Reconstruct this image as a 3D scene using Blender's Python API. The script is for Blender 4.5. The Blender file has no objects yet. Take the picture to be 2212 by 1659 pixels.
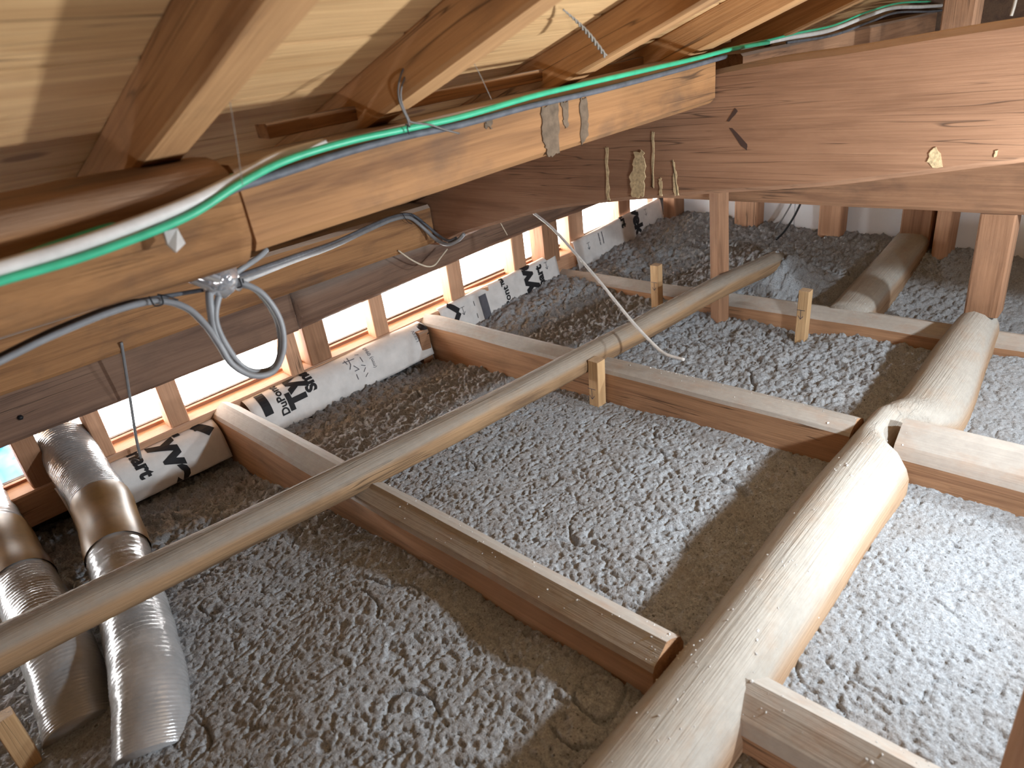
import bpy, bmesh, math, random
import numpy as np
from mathutils import Matrix, Vector, noise as mnoise

random.seed(7)
rng = np.random.default_rng(7)
scene = bpy.context.scene
COL = scene.collection

# ------------------------------------------------------------------ camera, world, lights
# metres; the camera stands at the origin, x runs along the eaves, y towards the eaves wall, z up.
cam_data = bpy.data.cameras.new('camera')
cam_data.sensor_width = 36.0
cam_data.lens = 23.6868
cam_data.clip_start = 0.01
cam_data.dof.use_dof = True
cam_data.dof.focus_distance = 2.1
cam_data.dof.aperture_fstop = 4.5
cam = bpy.data.objects.new('camera', cam_data)
COL.objects.link(cam)
cam.matrix_world = Matrix([[0.6782631, 0.3955116, -0.6192977], [-0.7249872, 0.2227802, -0.6517381], [-0.1198027, 0.8910328, 0.4378445]]).to_4x4()
scene.camera = cam

world = bpy.data.worlds.new('overcast_sky')
scene.world = world
world.use_nodes = True
bg = world.node_tree.nodes['Background']
bg.inputs['Color'].default_value = (1.0, 0.985, 0.96, 1)
bg.inputs['Strength'].default_value = 18.0

# work lamps, all out of the frame: a flood lamp on the right, a bare bulb beyond the tie beam, one low on the floor behind
def lamp(kind, loc, watt, color, aim=None, size=0.035):
    d = bpy.data.lights.new('work_lamp', kind)
    d.energy = watt; d.color = color
    if kind == 'AREA':
        d.shape = 'DISK'; d.size = size
    else:
        d.shadow_soft_size = size
    o = bpy.data.objects.new('work_lamp', d)
    o.location = loc
    if aim: o.rotation_euler = Vector(aim).to_track_quat('-Z', 'Y').to_euler()
    COL.objects.link(o)
COOL = (0.87, 0.95, 1.0)
lamp('AREA', (1.40, -0.30, -0.50), 22.5, COOL, (-0.22, 0.86, 0.16), 0.08)
lamp('POINT', (2.22, -0.50, -0.34), 46, COOL)
lamp('POINT', (-0.45, -1.75, -0.95), 72, (0.95, 0.96, 1.0))

scene.view_settings.view_transform = 'Standard'
scene.view_settings.look = 'None'
scene.view_settings.gamma = 1.0
scene.view_settings.use_curve_mapping = False
scene.view_settings.exposure = 0.42

# ------------------------------------------------------------------ materials
def new_mat(name):
    m = bpy.data.materials.new(name)
    m.use_nodes = True
    nt = m.node_tree
    return m, nt, nt.nodes, nt.links, nt.nodes['Principled BSDF']

def mapped(nt, scale, rnd=True):
    N, L = nt.nodes, nt.links
    tc = N.new('ShaderNodeTexCoord')
    mp = N.new('ShaderNodeMapping')
    mp.inputs['Scale'].default_value = scale
    if rnd:
        oi = N.new('ShaderNodeObjectInfo')
        ml = N.new('ShaderNodeVectorMath'); ml.operation = 'SCALE'
        cx = N.new('ShaderNodeCombineXYZ')
        L.new(oi.outputs['Random'], cx.inputs[0]); L.new(oi.outputs['Random'], cx.inputs[1]); L.new(oi.outputs['Random'], cx.inputs[2])
        L.new(cx.outputs[0], ml.inputs[0]); ml.inputs['Scale'].default_value = 13.7
        ad = N.new('ShaderNodeVectorMath'); ad.operation = 'ADD'
        L.new(tc.outputs['Object'], ad.inputs[0]); L.new(ml.outputs[0], ad.inputs[1])
        L.new(ad.outputs[0], mp.inputs['Vector'])
    else:
        L.new(tc.outputs['Object'], mp.inputs['Vector'])
    return mp.outputs[0]

def noise_tex(nt, vec, scale=1.0, detail=4.0, rough=0.55, dist=0.0):
    n = nt.nodes.new('ShaderNodeTexNoise')
    n.inputs['Scale'].default_value = scale
    n.inputs['Detail'].default_value = detail
    n.inputs['Roughness'].default_value = rough
    n.inputs['Distortion'].default_value = dist
    nt.links.new(vec, n.inputs['Vector'])
    return n.outputs['Fac']

def ramp(nt, fac, stops):
    r = nt.nodes.new('ShaderNodeValToRGB')
    e = r.color_ramp.elements
    while len(e) < len(stops): e.new(0.5)
    for i, (p, c) in enumerate(stops):
        e[i].position = p; e[i].color = (*c, 1) if len(c) == 3 else c
    nt.links.new(fac, r.inputs[0])
    return r.outputs[0]

def mix(nt, fac, a, b, mode='MIX'):
    m = nt.nodes.new('ShaderNodeMix'); m.data_type = 'RGBA'; m.blend_type = mode
    L = nt.links
    if isinstance(fac, (int, float)): m.inputs[0].default_value = fac
    else: L.new(fac, m.inputs[0])
    for sock, v in ((m.inputs[6], a), (m.inputs[7], b)):
        if isinstance(v, tuple): sock.default_value = (*v, 1)
        else: L.new(v, sock)
    return m.outputs[2]

def math_node(nt, op, a, b=None, clamp=False):
    m = nt.nodes.new('ShaderNodeMath'); m.operation = op; m.use_clamp = clamp
    for s, v in ((m.inputs[0], a), (m.inputs[1], b)):
        if v is None: continue
        if isinstance(v, (int, float)): s.default_value = v
        else: nt.links.new(v, s)
    return m.outputs[0]

def bump(nt, height, strength, dist, bsdf):
    b = nt.nodes.new('ShaderNodeBump')
    b.inputs['Strength'].default_value = strength
    b.inputs['Distance'].default_value = dist
    nt.links.new(height, b.inputs['Height'])
    nt.links.new(b.outputs[0], bsdf.inputs['Normal'])

def wood(name, light, dark, dust=0.0, stain=0.35, stain_col=(0.07, 0.05, 0.04), rough=0.75, knots=0.0, bmp=0.35, dustcol=(0.42, 0.40, 0.37), spec=0.2, kscale=(3.6, 8, 8)):
    m, nt, N, L, b = new_mat(name)
    g1 = noise_tex(nt, mapped(nt, (1.6, 22, 22)), 1.0, 6, 0.6, 0.8)
    base = ramp(nt, g1, [(0.28, dark), (0.5, tuple((l * 0.72 + d * 0.28) for l, d in zip(light, dark))), (0.72, light)])
    g2 = noise_tex(nt, mapped(nt, (4, 190, 190)), 1.0, 4, 0.65)
    base = mix(nt, 0.55, base, ramp(nt, g2, [(0.3, (0.62, 0.58, 0.55)), (0.62, (1, 1, 1))]), 'MULTIPLY')
    g3 = noise_tex(nt, mapped(nt, (5, 9, 9)), 1.0, 5, 0.6)
    base = mix(nt, math_node(nt, 'MULTIPLY', ramp(nt, g3, [(0.53, (0, 0, 0)), (0.75, (1, 1, 1))]), stain), base, stain_col)
    # drying checks: long thin dark lines along the grain
    g4 = noise_tex(nt, mapped(nt, (1.1, 38, 38)), 1.0, 2, 0.5, 0.3)
    chk = math_node(nt, 'ABSOLUTE', math_node(nt, 'SUBTRACT', g4, 0.5))
    crack = ramp(nt, chk, [(0.0, (1, 1, 1)), (0.012, (0, 0, 0))])
    gate = ramp(nt, noise_tex(nt, mapped(nt, (2.0, 5, 5)), 1.0, 1), [(0.54, (0, 0, 0)), (0.60, (1, 1, 1))])
    cr = math_node(nt, 'MULTIPLY', crack, gate)
    base = mix(nt, math_node(nt, 'MULTIPLY', cr, 0.75), base, (0.03, 0.02, 0.015))
    if knots:
        v = N.new('ShaderNodeTexVoronoi'); v.inputs['Scale'].default_value = 1.0
        L.new(mapped(nt, kscale), v.inputs['Vector'])
        base = mix(nt, math_node(nt, 'MULTIPLY', ramp(nt, v.outputs['Distance'], [(0.0, (1, 1, 1)), (0.09, (0.8, 0.8, 0.8)), (0.125, (0, 0, 0))]), knots), base, (0.17, 0.075, 0.03))
    if dust:
        geo = N.new('ShaderNodeNewGeometry')
        sx = N.new('ShaderNodeSeparateXYZ'); L.new(geo.outputs['Normal'], sx.inputs[0])
        up = N.new('ShaderNodeMapRange'); up.interpolation_type = 'SMOOTHSTEP'
        up.inputs[1].default_value = 0.12; up.inputs[2].default_value = 0.55
        L.new(sx.outputs[2], up.inputs[0])
        nd = ramp(nt, noise_tex(nt, mapped(nt, (9, 16, 16)), 1.0, 6, 0.65), [(0.25, (0.6,) * 3), (0.5, (1,) * 3)])
        fac = math_node(nt, 'MULTIPLY', math_node(nt, 'MULTIPLY', up.outputs[0], nd), dust, True)
        dc = mix(nt, 0.5, dustcol, ramp(nt, noise_tex(nt, mapped(nt, (40, 60, 60)), 1.0, 5, 0.7), [(0.35, tuple(0.75 * c for c in dustcol)), (0.65, dustcol)]))
        base = mix(nt, fac, base, dc)
    L.new(base, b.inputs['Base Color'])
    b.inputs['Roughness'].default_value = rough
    b.inputs['Specular IOR Level'].default_value = spec
    bump(nt, mix(nt, cr, g2, (0, 0, 0)), bmp, 0.004, b)
    return m

M_PURLIN = wood('aged_pine_orange', (0.36, 0.185, 0.08), (0.155, 0.075, 0.036), dust=0.45, stain=0.6, knots=0.35)
M_PURLIN_LOG = wood('hewn_log_orange', (0.35, 0.18, 0.08), (0.12, 0.058, 0.03), dust=0.22, stain=0.8, bmp=0.9, rough=0.9, spec=0.05, knots=0.3)
M_TIE = wood('planed_brown_beam', (0.325, 0.18, 0.108), (0.205, 0.108, 0.063), dust=0.35, stain=0.22, stain_col=(0.12, 0.06, 0.035))
M_EAVES = wood('dark_brown_eaves_log', (0.23, 0.14, 0.095), (0.115, 0.068, 0.05), dust=0.2, stain=0.4)
M_PLATE = wood('brown_plate', (0.36, 0.20, 0.115), (0.17, 0.09, 0.055), dust=0.3, stain=0.45)
M_JOIST = wood('dusty_joist', (0.50, 0.29, 0.165), (0.27, 0.145, 0.085), dust=0.92, stain=0.3)
M_LOG = wood('pale_dusty_log', (0.47, 0.33, 0.22), (0.29, 0.18, 0.11), dust=0.95, stain=0.2, dustcol=(0.41, 0.39, 0.355), spec=0.05, rough=0.95, bmp=0.8)
M_POLE = wood('barkless_grey_pole', (0.40, 0.255, 0.14), (0.12, 0.075, 0.05), dust=0.75, stain=0.5, dustcol=(0.28, 0.262, 0.232), stain_col=(0.13, 0.075, 0.04), bmp=0.7)
M_STUD = wood('new_pink_stud', (0.62, 0.37, 0.235), (0.44, 0.24, 0.14), dust=0.25, stain=0.12)
M_STUD_DK = wood('brown_stud', (0.37, 0.205, 0.12), (0.20, 0.105, 0.06), dust=0.2, stain=0.3)
M_STAKE = wood('fresh_stake_wood', (0.66, 0.44, 0.24), (0.46, 0.28, 0.14), dust=0.3, stain=0.1)
M_RAFTER = wood('pine_rafter', (0.56, 0.315, 0.145), (0.31, 0.15, 0.065), dust=0.0, stain=0.35, knots=0.8, kscale=(3.6, 7, 7))
M_BOARD = wood('pale_roof_plank', (0.68, 0.435, 0.215), (0.47, 0.265, 0.115), dust=0.0, stain=0.12, stain_col=(0.20, 0.11, 0.05), knots=0.85, kscale=(3.0, 6.5, 0.0))
M_BACK = wood('back_boarding', (0.13, 0.08, 0.05), (0.07, 0.04, 0.03), stain=0.3)
M_SILLRED = wood('reddish_strip', (0.42, 0.19, 0.11), (0.24, 0.10, 0.06), stain=0.3)

def plain(name, col, rough=0.6, metal=0.0, spec=0.3, var=0.12, scale=40, bmp=0.0, trans=0.0):
    m, nt, N, L, b = new_mat(name)
    f = noise_tex(nt, mapped(nt, (scale,) * 3), 1.0, 4, 0.6)
    c = ramp(nt, f, [(0.3, tuple(max(0, v * (1 - var)) for v in col)), (0.7, tuple(min(1, v * (1 + var)) for v in col))])
    L.new(c, b.inputs['Base Color'])
    b.inputs['Roughness'].default_value = rough
    b.inputs['Metallic'].default_value = metal
    b.inputs['Specular IOR Level'].default_value = spec
    if trans: b.inputs['Transmission Weight'].default_value = trans
    if bmp: bump(nt, f, bmp, 0.003, b)
    return m

M_GREEN = plain('green_sheath', (0.045, 0.40, 0.225), 0.4, spec=0.4)
M_WHITE = plain('white_sheath', (0.55, 0.53, 0.51), 0.5)
M_GREY = plain('grey_sheath', (0.20, 0.205, 0.215), 0.45, spec=0.4)
M_DKGREY = plain('dusty_dark_sheath', (0.095, 0.10, 0.115), 0.6, var=0.3)
M_BLACK = plain('black_sheath', (0.012, 0.012, 0.014), 0.5)
M_INK = plain('black_print', (0.015, 0.015, 0.018), 0.7)
M_INKGREY = plain('grey_print', (0.10, 0.10, 0.12), 0.7)
M_CREAM = plain('cream_cord', (0.55, 0.47, 0.36), 0.7)
M_WRAP = plain('white_house_wrap', (0.66, 0.65, 0.645), 0.55, var=0.10, scale=18, bmp=0.25)
M_PANEL = plain('white_lining_board', (0.82, 0.83, 0.86), 0.8, var=0.03, scale=6)
M_TAPE = plain('brown_duct_tape', (0.20, 0.115, 0.045), 0.35, spec=0.5, var=0.25, scale=15)
M_MUD = plain('dried_mud', (0.47, 0.36, 0.21), 0.95, var=0.3, scale=120, bmp=0.6)
M_DRIP = plain('grey_water_stain', (0.13, 0.092, 0.062), 0.9, var=0.3, scale=60)
M_MARK = plain('dark_brown_mark', (0.055, 0.03, 0.022), 0.9)
M_DARK = plain('dark_trim', (0.10, 0.085, 0.075), 0.8, var=0.3)
M_COB = plain('dusty_thread', (0.24, 0.215, 0.185), 0.9)
M_WIRE = plain('tie_wire', (0.13, 0.12, 0.115), 0.5, metal=0.3)
M_BLUE = plain('blue_tarpaulin', (0.05, 0.25, 0.75), 0.6, var=0.5, scale=3)
M_CRUMB = plain('insulation_crumb', (0.55, 0.55, 0.55), 0.95, var=0.25, scale=90)
M_PLASTIC = plain('clear_plastic', (0.55, 0.56, 0.60), 0.12, spec=0.5, var=0.05, trans=0.75)

def duct_mat():
    m, nt, N, L, b = new_mat('silver_duct_foil')
    f = noise_tex(nt, mapped(nt, (14, 14, 14)), 1.0, 4, 0.6)
    L.new(ramp(nt, f, [(0.3, (0.36, 0.37, 0.385)), (0.7, (0.50, 0.51, 0.53))]), b.inputs['Base Color'])
    b.inputs['Metallic'].default_value = 0.3
    b.inputs['Roughness'].default_value = 0.24
    b.inputs['Specular IOR Level'].default_value = 0.6
    bump(nt, noise_tex(nt, mapped(nt, (35, 35, 35)), 1.0, 3, 0.5), 0.35, 0.006, b)
    return m
M_DUCT = duct_mat()

def insul_mat():
    m, nt, N, L, b = new_mat('blown_cellulose')
    fine = noise_tex(nt, mapped(nt, (210, 210, 210), False), 1.0, 4, 0.7)
    big = noise_tex(nt, mapped(nt, (9, 9, 9), False), 1.0, 4, 0.6)
    c = ramp(nt, fine, [(0.30, (0.10, 0.097, 0.095)), (0.40, (0.275, 0.29, 0.31)), (0.55, (0.34, 0.365, 0.395)), (0.70, (0.47, 0.50, 0.535))])
    c = mix(nt, math_node(nt, 'MULTIPLY', ramp(nt, big, [(0.45, (0, 0, 0)), (0.7, (1, 1, 1))]), 0.35), c, (0.27, 0.245, 0.225))
    sp = noise_tex(nt, mapped(nt, (125, 125, 125), False), 1.0, 3, 0.6)
    c = mix(nt, math_node(nt, 'MULTIPLY', ramp(nt, sp, [(0.30, (1, 1, 1)), (0.375, (0, 0, 0))]), 0.8), c, (0.05, 0.045, 0.04))
    L.new(c, b.inputs['Base Color'])
    b.inputs['Roughness'].default_value = 1.0
    b.inputs['Specular IOR Level'].default_value = 0.05
    bump(nt, noise_tex(nt, mapped(nt, (330, 330, 330), False), 1.0, 3, 0.7), 0.6, 0.004, b)
    return m
M_INSUL = insul_mat()

# ------------------------------------------------------------------ helpers
def mesh_obj(name, verts, faces, mat, parent=None, smooth=False, matrix=None, origin=None):
    me = bpy.data.meshes.new(name)
    verts = np.asarray(verts, dtype=float)
    if matrix is None:
        if origin is None:
            lo, hi = verts.min(0), verts.max(0)
            origin = ((lo[0] + hi[0]) / 2, (lo[1] + hi[1]) / 2, lo[2])
        matrix = Matrix.Translation(origin)
        verts = verts - np.array(origin)
    me.from_pydata([tuple(v) for v in verts], [], faces)
    me.update()
    if smooth: me.polygons.foreach_set('use_smooth', [True] * len(me.polygons))
    me.materials.append(mat)
    o = bpy.data.objects.new(name, me)
    COL.objects.link(o)
    o.matrix_basis = matrix
    if parent is not None: adopt(o, parent)
    return o

def world_of(o):
    m = o.matrix_basis.copy()
    while o.parent is not None:
        m = o.parent.matrix_basis @ o.matrix_parent_inverse @ m if o.parent.parent is None else world_of(o.parent) @ o.matrix_parent_inverse @ m
        break
    return m

def adopt(o, parent):
    o.parent = parent
    o.matrix_parent_inverse = world_of(parent).inverted()

def tag(o, label, cat, group=None, kind=None):
    o['label'] = label
    if kind != 'structure' or cat: o['category'] = cat
    if group: o['group'] = group
    if kind: o['kind'] = kind
    return o

def struct(o, label=None):
    o['kind'] = 'structure'
    if label: o['label'] = label
    return o

def empty(name, loc):
    o = bpy.data.objects.new(name, None)
    o.empty_display_size = 0.05
    o.matrix_basis = Matrix.Translation(loc)
    COL.objects.link(o)
    return o

def frame(p0, p1, up=(0, 0, 1)):
    x = (Vector(p1) - Vector(p0)); L = x.length; x.normalize()
    u = Vector(up)
    y = u.cross(x)
    if y.length < 1e-4: y = Vector((0, 1, 0)).cross(x)
    y.normalize()
    z = x.cross(y)
    m = Matrix((x, y, z)).transposed().to_4x4()
    m.translation = Vector(p0)
    return m, L

def chamfer_profile(c):
    # unit square profile (y,z in -.5...5) with corner cut c (in units), counter-clockwise seen from +x
    k = 0.5
    return [(k, -k + c), (k, k - c), (k - c, k), (-k + c, k), (-k, k - c), (-k, -k + c), (-k + c, -k), (k - c, -k)]

def round_profile(n=14, e=2.4, flat=0.0):
    out = []
    for i in range(n):
        a = 2 * math.pi * i / n
        c, s = math.cos(a), math.sin(a)
        out.append((0.5 * math.copysign(abs(c) ** (2 / e), c), 0.5 * math.copysign(abs(s) ** (2 / e), s)))
    return out

def timber(name, p0, p1, w, h, mat, prof=None, rows=14, wob=0.0015, shape=None, smooth=False, up=(0, 0, 1), seed=None, parent=None, cham=0.06):
    """A length of timber from p0 to p1 (centre line), local x along the grain.
    shape(t) -> (scale_w, scale_h, off_y, off_z)."""
    m, L = frame(p0, p1, up)
    prof = prof or chamfer_profile(cham)
    sd = random.random() * 100 if seed is None else seed
    V, F = [], []
    n = len(prof)
    for r in range(rows + 1):
        t = r / rows
        sw, sh, oy, oz = shape(t) if shape else (1, 1, 0, 0)
        for k, (py, pz) in enumerate(prof):
            nz = mnoise.noise_vector(Vector((t * L * 3.1 + sd, py * 3, pz * 3 + sd)))
            V.append((t * L, py * w * sw + oy + nz.y * wob, pz * h * sh + oz + nz.z * wob))
    for r in range(rows):
        for k in range(n):
            a, b2 = r * n + k, r * n + (k + 1) % n
            F.append((a, b2, b2 + n, a + n))
    F.append(tuple(reversed(range(n))))
    F.append(tuple(range(rows * n, rows * n + n)))
    return mesh_obj(name, V, F, mat, parent, smooth, matrix=m)

def prism(name, outline, axis, a, b, mat, parent=None, matrix=None, smooth=False):
    """Extrude a 2D outline along one world axis from a to b."""
    def pt(u, v, s):
        return {'x': (s, u, v), 'y': (u, s, v), 'z': (u, v, s)}[axis]
    n = len(outline)
    V = [pt(u, v, a) for u, v in outline] + [pt(u, v, b) for u, v in outline]
    F = [tuple(reversed(range(n))), tuple(range(n, 2 * n))]
    for i in range(n):
        j = (i + 1) % n
        F.append((i, j, n + j, n + i))
    o = mesh_obj(name, V, F, mat, parent, smooth)
    bm = bmesh.new(); bm.from_mesh(o.data); bmesh.ops.recalc_face_normals(bm, faces=bm.faces); bm.to_mesh(o.data); bm.free()
    return o

def box(name, lo, hi, mat, parent=None):
    return prism(name, [(lo[0], lo[1]), (hi[0], lo[1]), (hi[0], hi[1]), (lo[0], hi[1])], 'z', lo[2], hi[2], mat, parent)

def smooth_path(pts, sub=8):
    P = [Vector(p) for p in pts]
    if len(P) < 3:
        return [P[0].lerp(P[1], i / sub) for i in range(sub + 1)]
    out = []
    for i in range(len(P) - 1):
        p0 = P[i - 1] if i else P[0] * 2 - P[1]
        p1, p2 = P[i], P[i + 1]
        p3 = P[i + 2] if i + 2 < len(P) else P[-1] * 2 - P[-2]
        for k in range(sub):
            t = k / sub
            out.append(0.5 * ((2 * p1) + (p2 - p0) * t + (2 * p0 - 5 * p1 + 4 * p2 - p3) * t * t + (3 * p1 - p0 - 3 * p2 + p3) * t ** 3))
    out.append(P[-1])
    return out

def tube(name, pts, r, mat, parent=None, sides=8, sub=8, flat=1.0, rfun=None, raw=False, cap=True):
    path = [Vector(p) for p in pts] if raw else smooth_path(pts, sub)
    V, F = [], []
    up = Vector((0, 0, 1))
    prev = None
    n = len(path)
    for i, p in enumerate(path):
        d = (path[min(i + 1, n - 1)] - path[max(i - 1, 0)])
        if d.length < 1e-9: d = Vector((1, 0, 0))
        d.normalize()
        if prev is None:
            s = d.cross(up)
            if s.length < 0.05: s = d.cross(Vector((1, 0, 0)))
        else:
            s = prev - d * prev.dot(d)
        s.normalize(); prev = s
        q = d.cross(s)
        rr = r if rfun is None else rfun(i / (n - 1), i)
        for k in range(sides):
            a = 2 * math.pi * k / sides
            V.append(p + s * (math.cos(a) * rr * flat) + q * (math.sin(a) * rr))
    for i in range(n - 1):
        for k in range(sides):
            a, b2 = i * sides + k, i * sides + (k + 1) % sides
            F.append((a, a + sides, b2 + sides, b2))
    if cap:
        F.append(tuple(range(sides))); F.append(tuple(reversed(range((n - 1) * sides, n * sides))))
    o = mesh_obj(name, V, F, mat, parent, True)
    return o

def blob(name, pts, axis_pos, axis, mat, parent, depth=0.0015, jit=0.002, n_sub=3):
    """Flat irregular stain or smear lying on a face: outline in 2D, tiny thickness towards the viewer side (-axis)."""
    out = []
    for i in range(len(pts)):
        a, b2 = pts[i], pts[(i + 1) % len(pts)]
        for k in range(n_sub):
            t = k / n_sub
            out.append((a[0] + (b2[0] - a[0]) * t + random.uniform(-jit, jit), a[1] + (b2[1] - a[1]) * t + random.uniform(-jit, jit)))
    return prism(name, out, axis, axis_pos - depth, axis_pos + 0.002, mat, parent)

# roof plane: underside of the rafters z = RB - RS*y, underside of the planks RD above it
RS, RB, RD = 0.33, 0.2525, 0.078
def rafter_z(y): return RB - RS * y

# ------------------------------------------------------------------ the setting
XF = 3.72     # far gable wall
floor = struct(box('floor', (-1.9, -3.0, -1.36), (XF + 0.1, 2.46, -1.32), M_BACK))
struct(box('wall_near', (-1.95, -3.0, -1.36), (-1.9, 2.46, 1.6), M_BACK))
struct(box('wall_right', (-1.95, -3.05, -1.36), (XF + 0.1, -3.0, 1.6), M_BACK))
# eaves wall: closed below the sill and above the plate, open in between
struct(box('wall_left', (-1.95, 2.42, -1.36), (XF + 0.1, 2.46, -1.03), M_DARK))
struct(box('trim_1', (-1.95, 2.40, -0.80), (XF + 0.1, 2.43, -0.40), M_BACK))
# gable wall with white lining boards
wb = struct(box('wall_back', (XF + 0.02, -3.05, -1.36), (XF + 0.06, 2.46, 1.6), M_BACK))
for y0, y1 in ((2.40, 1.50), (1.496, 0.60), (0.596, -0.30), (-0.304, -1.2), (-1.204, -2.1), (-2.104, -2.99)):
    box('panel', (XF, y1, -1.31), (XF + 0.019, y0, -0.36), M_PANEL, wb)

# roof: continuous underlay, planks one by one below it
def roof_pt(y, up): return RB + RD + up - RS * y
ceil_ = struct(prism('ceiling', [(2.95, roof_pt(2.95, 0.02)), (-3.05, roof_pt(-3.05, 0.02)), (-3.05, roof_pt(-3.05, 0.05)), (2.95, roof_pt(2.95, 0.05))], 'x', -1.95, XF + 0.3, M_BACK))
sl = math.hypot(1, RS)
y = 2.93
k = 0
PLANK_W = 0.172
while y > -3.0:
    y2 = y - PLANK_W
    for (xa, xb) in (((-1.94, 0.98 + 0.9 * ((k * 37) % 5) / 5), (0.983 + 0.9 * ((k * 37) % 5) / 5, XF + 0.28)) if k % 2 else ((-1.94, 2.3), (2.303, XF + 0.28))):
        dz = random.uniform(-0.0025, 0.0)
        c = Vector(((xa), (y + y2) / 2, roof_pt((y + y2) / 2, 0.009 + dz)))
        e = Vector(((xb), (y + y2) / 2, roof_pt((y + y2) / 2, 0.009 + dz)))
        timber('plank', c, e, (PLANK_W - 0.004) * sl, 0.018, M_BOARD, rows=3, wob=0.0004, up=(0, RS, 1), parent=ceil_, cham=0.04)
    y = y2; k += 1

# ------------------------------------------------------------------ rafters
raf = [(-1.50, -1.44, 'far behind the camera end'), (-1.02, -0.96, ''), (-0.55, -0.49, ''), (-0.10, -0.04, ''),
       (0.323, 0.384, 'thick pine rafter with a large knot, nearest the left corner under pale planks'),
       (0.700, 0.757, 'pine rafter with a pale sawn underside in the middle of the roof'),
       (1.178, 1.238, 'reddish pine rafter right of the dangling twisted cord'),
       (1.64, 1.70, 'shadowed rafter directly above the big curved tie beam'),
       (2.12, 2.18, 'shadowed rafter just beyond the big curved tie beam'), (2.60, 2.66, ''), (3.08, 3.14, ''), (3.5, 3.56, '')]
for xa, xb, lab in raf:
    if not lab or 'behind' in lab: continue
    ya, yb = 2.85, -2.7
    o = timber('rafter', ((xa + xb) / 2, ya, rafter_z(ya) + RD / 2), ((xa + xb) / 2, yb, rafter_z(yb) + RD / 2), xb - xa, RD * 0.985 * (1 / sl) + 0.004, M_RAFTER, rows=50, wob=0.003, cham=0.07, up=(0, RS, 1))
    tag(o, lab, 'rafter', 'rafters under the roof planks')

# ------------------------------------------------------------------ purlins, plates, tie beam
# upper purlin, hewn log piece on the left
YP = 0.905
def p1l_shape(t):
    return (1 + 0.05 * math.sin(5 * t + 1), 1 + 0.03 * math.sin(9 * t), 0.006 * math.sin(7 * t), -0.006 * (1 - t))
log_purlin = timber('log_purlin', (-1.2, 0.975, -0.148), (0.402, 0.975, -0.148), 0.185, 0.142, M_PURLIN_LOG, prof=round_profile(22, 2.9), rows=90, wob=0.009, shape=p1l_shape, smooth=True, seed=3)
tag(log_purlin, 'rough hewn orange log purlin carrying the green cable at the left edge', 'purlin')
def p1r_shape(t):
    return (1, 1 - 0.04 * t, 0, 0.006 * t)
purlin = timber('purlin', (0.418, 0.982, -0.147), (1.716, 0.982, -0.127), 0.135, 0.118, M_PURLIN, rows=40, wob=0.003, shape=p1r_shape, seed=11, cham=0.10)
tag(purlin, 'squared orange purlin with grey water streaks ending against the curved tie beam', 'purlin')
far_purlin = timber('purlin', (1.90, 0.99, -0.135), (XF - 0.005, 0.99, -0.12), 0.12, 0.12, M_PLATE, rows=20, wob=0.003, seed=12)
tag(far_purlin, 'shadowed brown purlin above and behind the curved tie beam', 'purlin')

# lower purlin on the eaves side
low_purlin = timber('eaves_purlin', (-1.8, 2.21, -0.575), (1.715, 2.21, -0.572), 0.14, 0.155, M_PURLIN, rows=50, wob=0.004, seed=21, cham=0.08)
tag(low_purlin, 'squared brown timber with hanging grey cables, lying above the eaves plate', 'purlin')
plate = timber('eaves_plate', (-1.85, 2.325, -0.745), (1.10, 2.325, -0.748), 0.13, 0.165, M_EAVES, rows=40, wob=0.003, seed=22, cham=0.06)
tag(plate, 'dark squared eaves plate above the left vent openings', 'plate')
plate_log = timber('eaves_log', (1.104, 2.30, -0.745), (XF - 0.005, 2.31, -0.715), 0.165, 0.175, M_EAVES, prof=round_profile(20, 2.2), rows=50, wob=0.006, smooth=True, seed=23,
                   shape=lambda t: (1, 1, 0, 0.02 * math.sin(3.14 * t)))
tag(plate_log, 'dark rounded eaves log above the right vent openings', 'plate')

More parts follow.
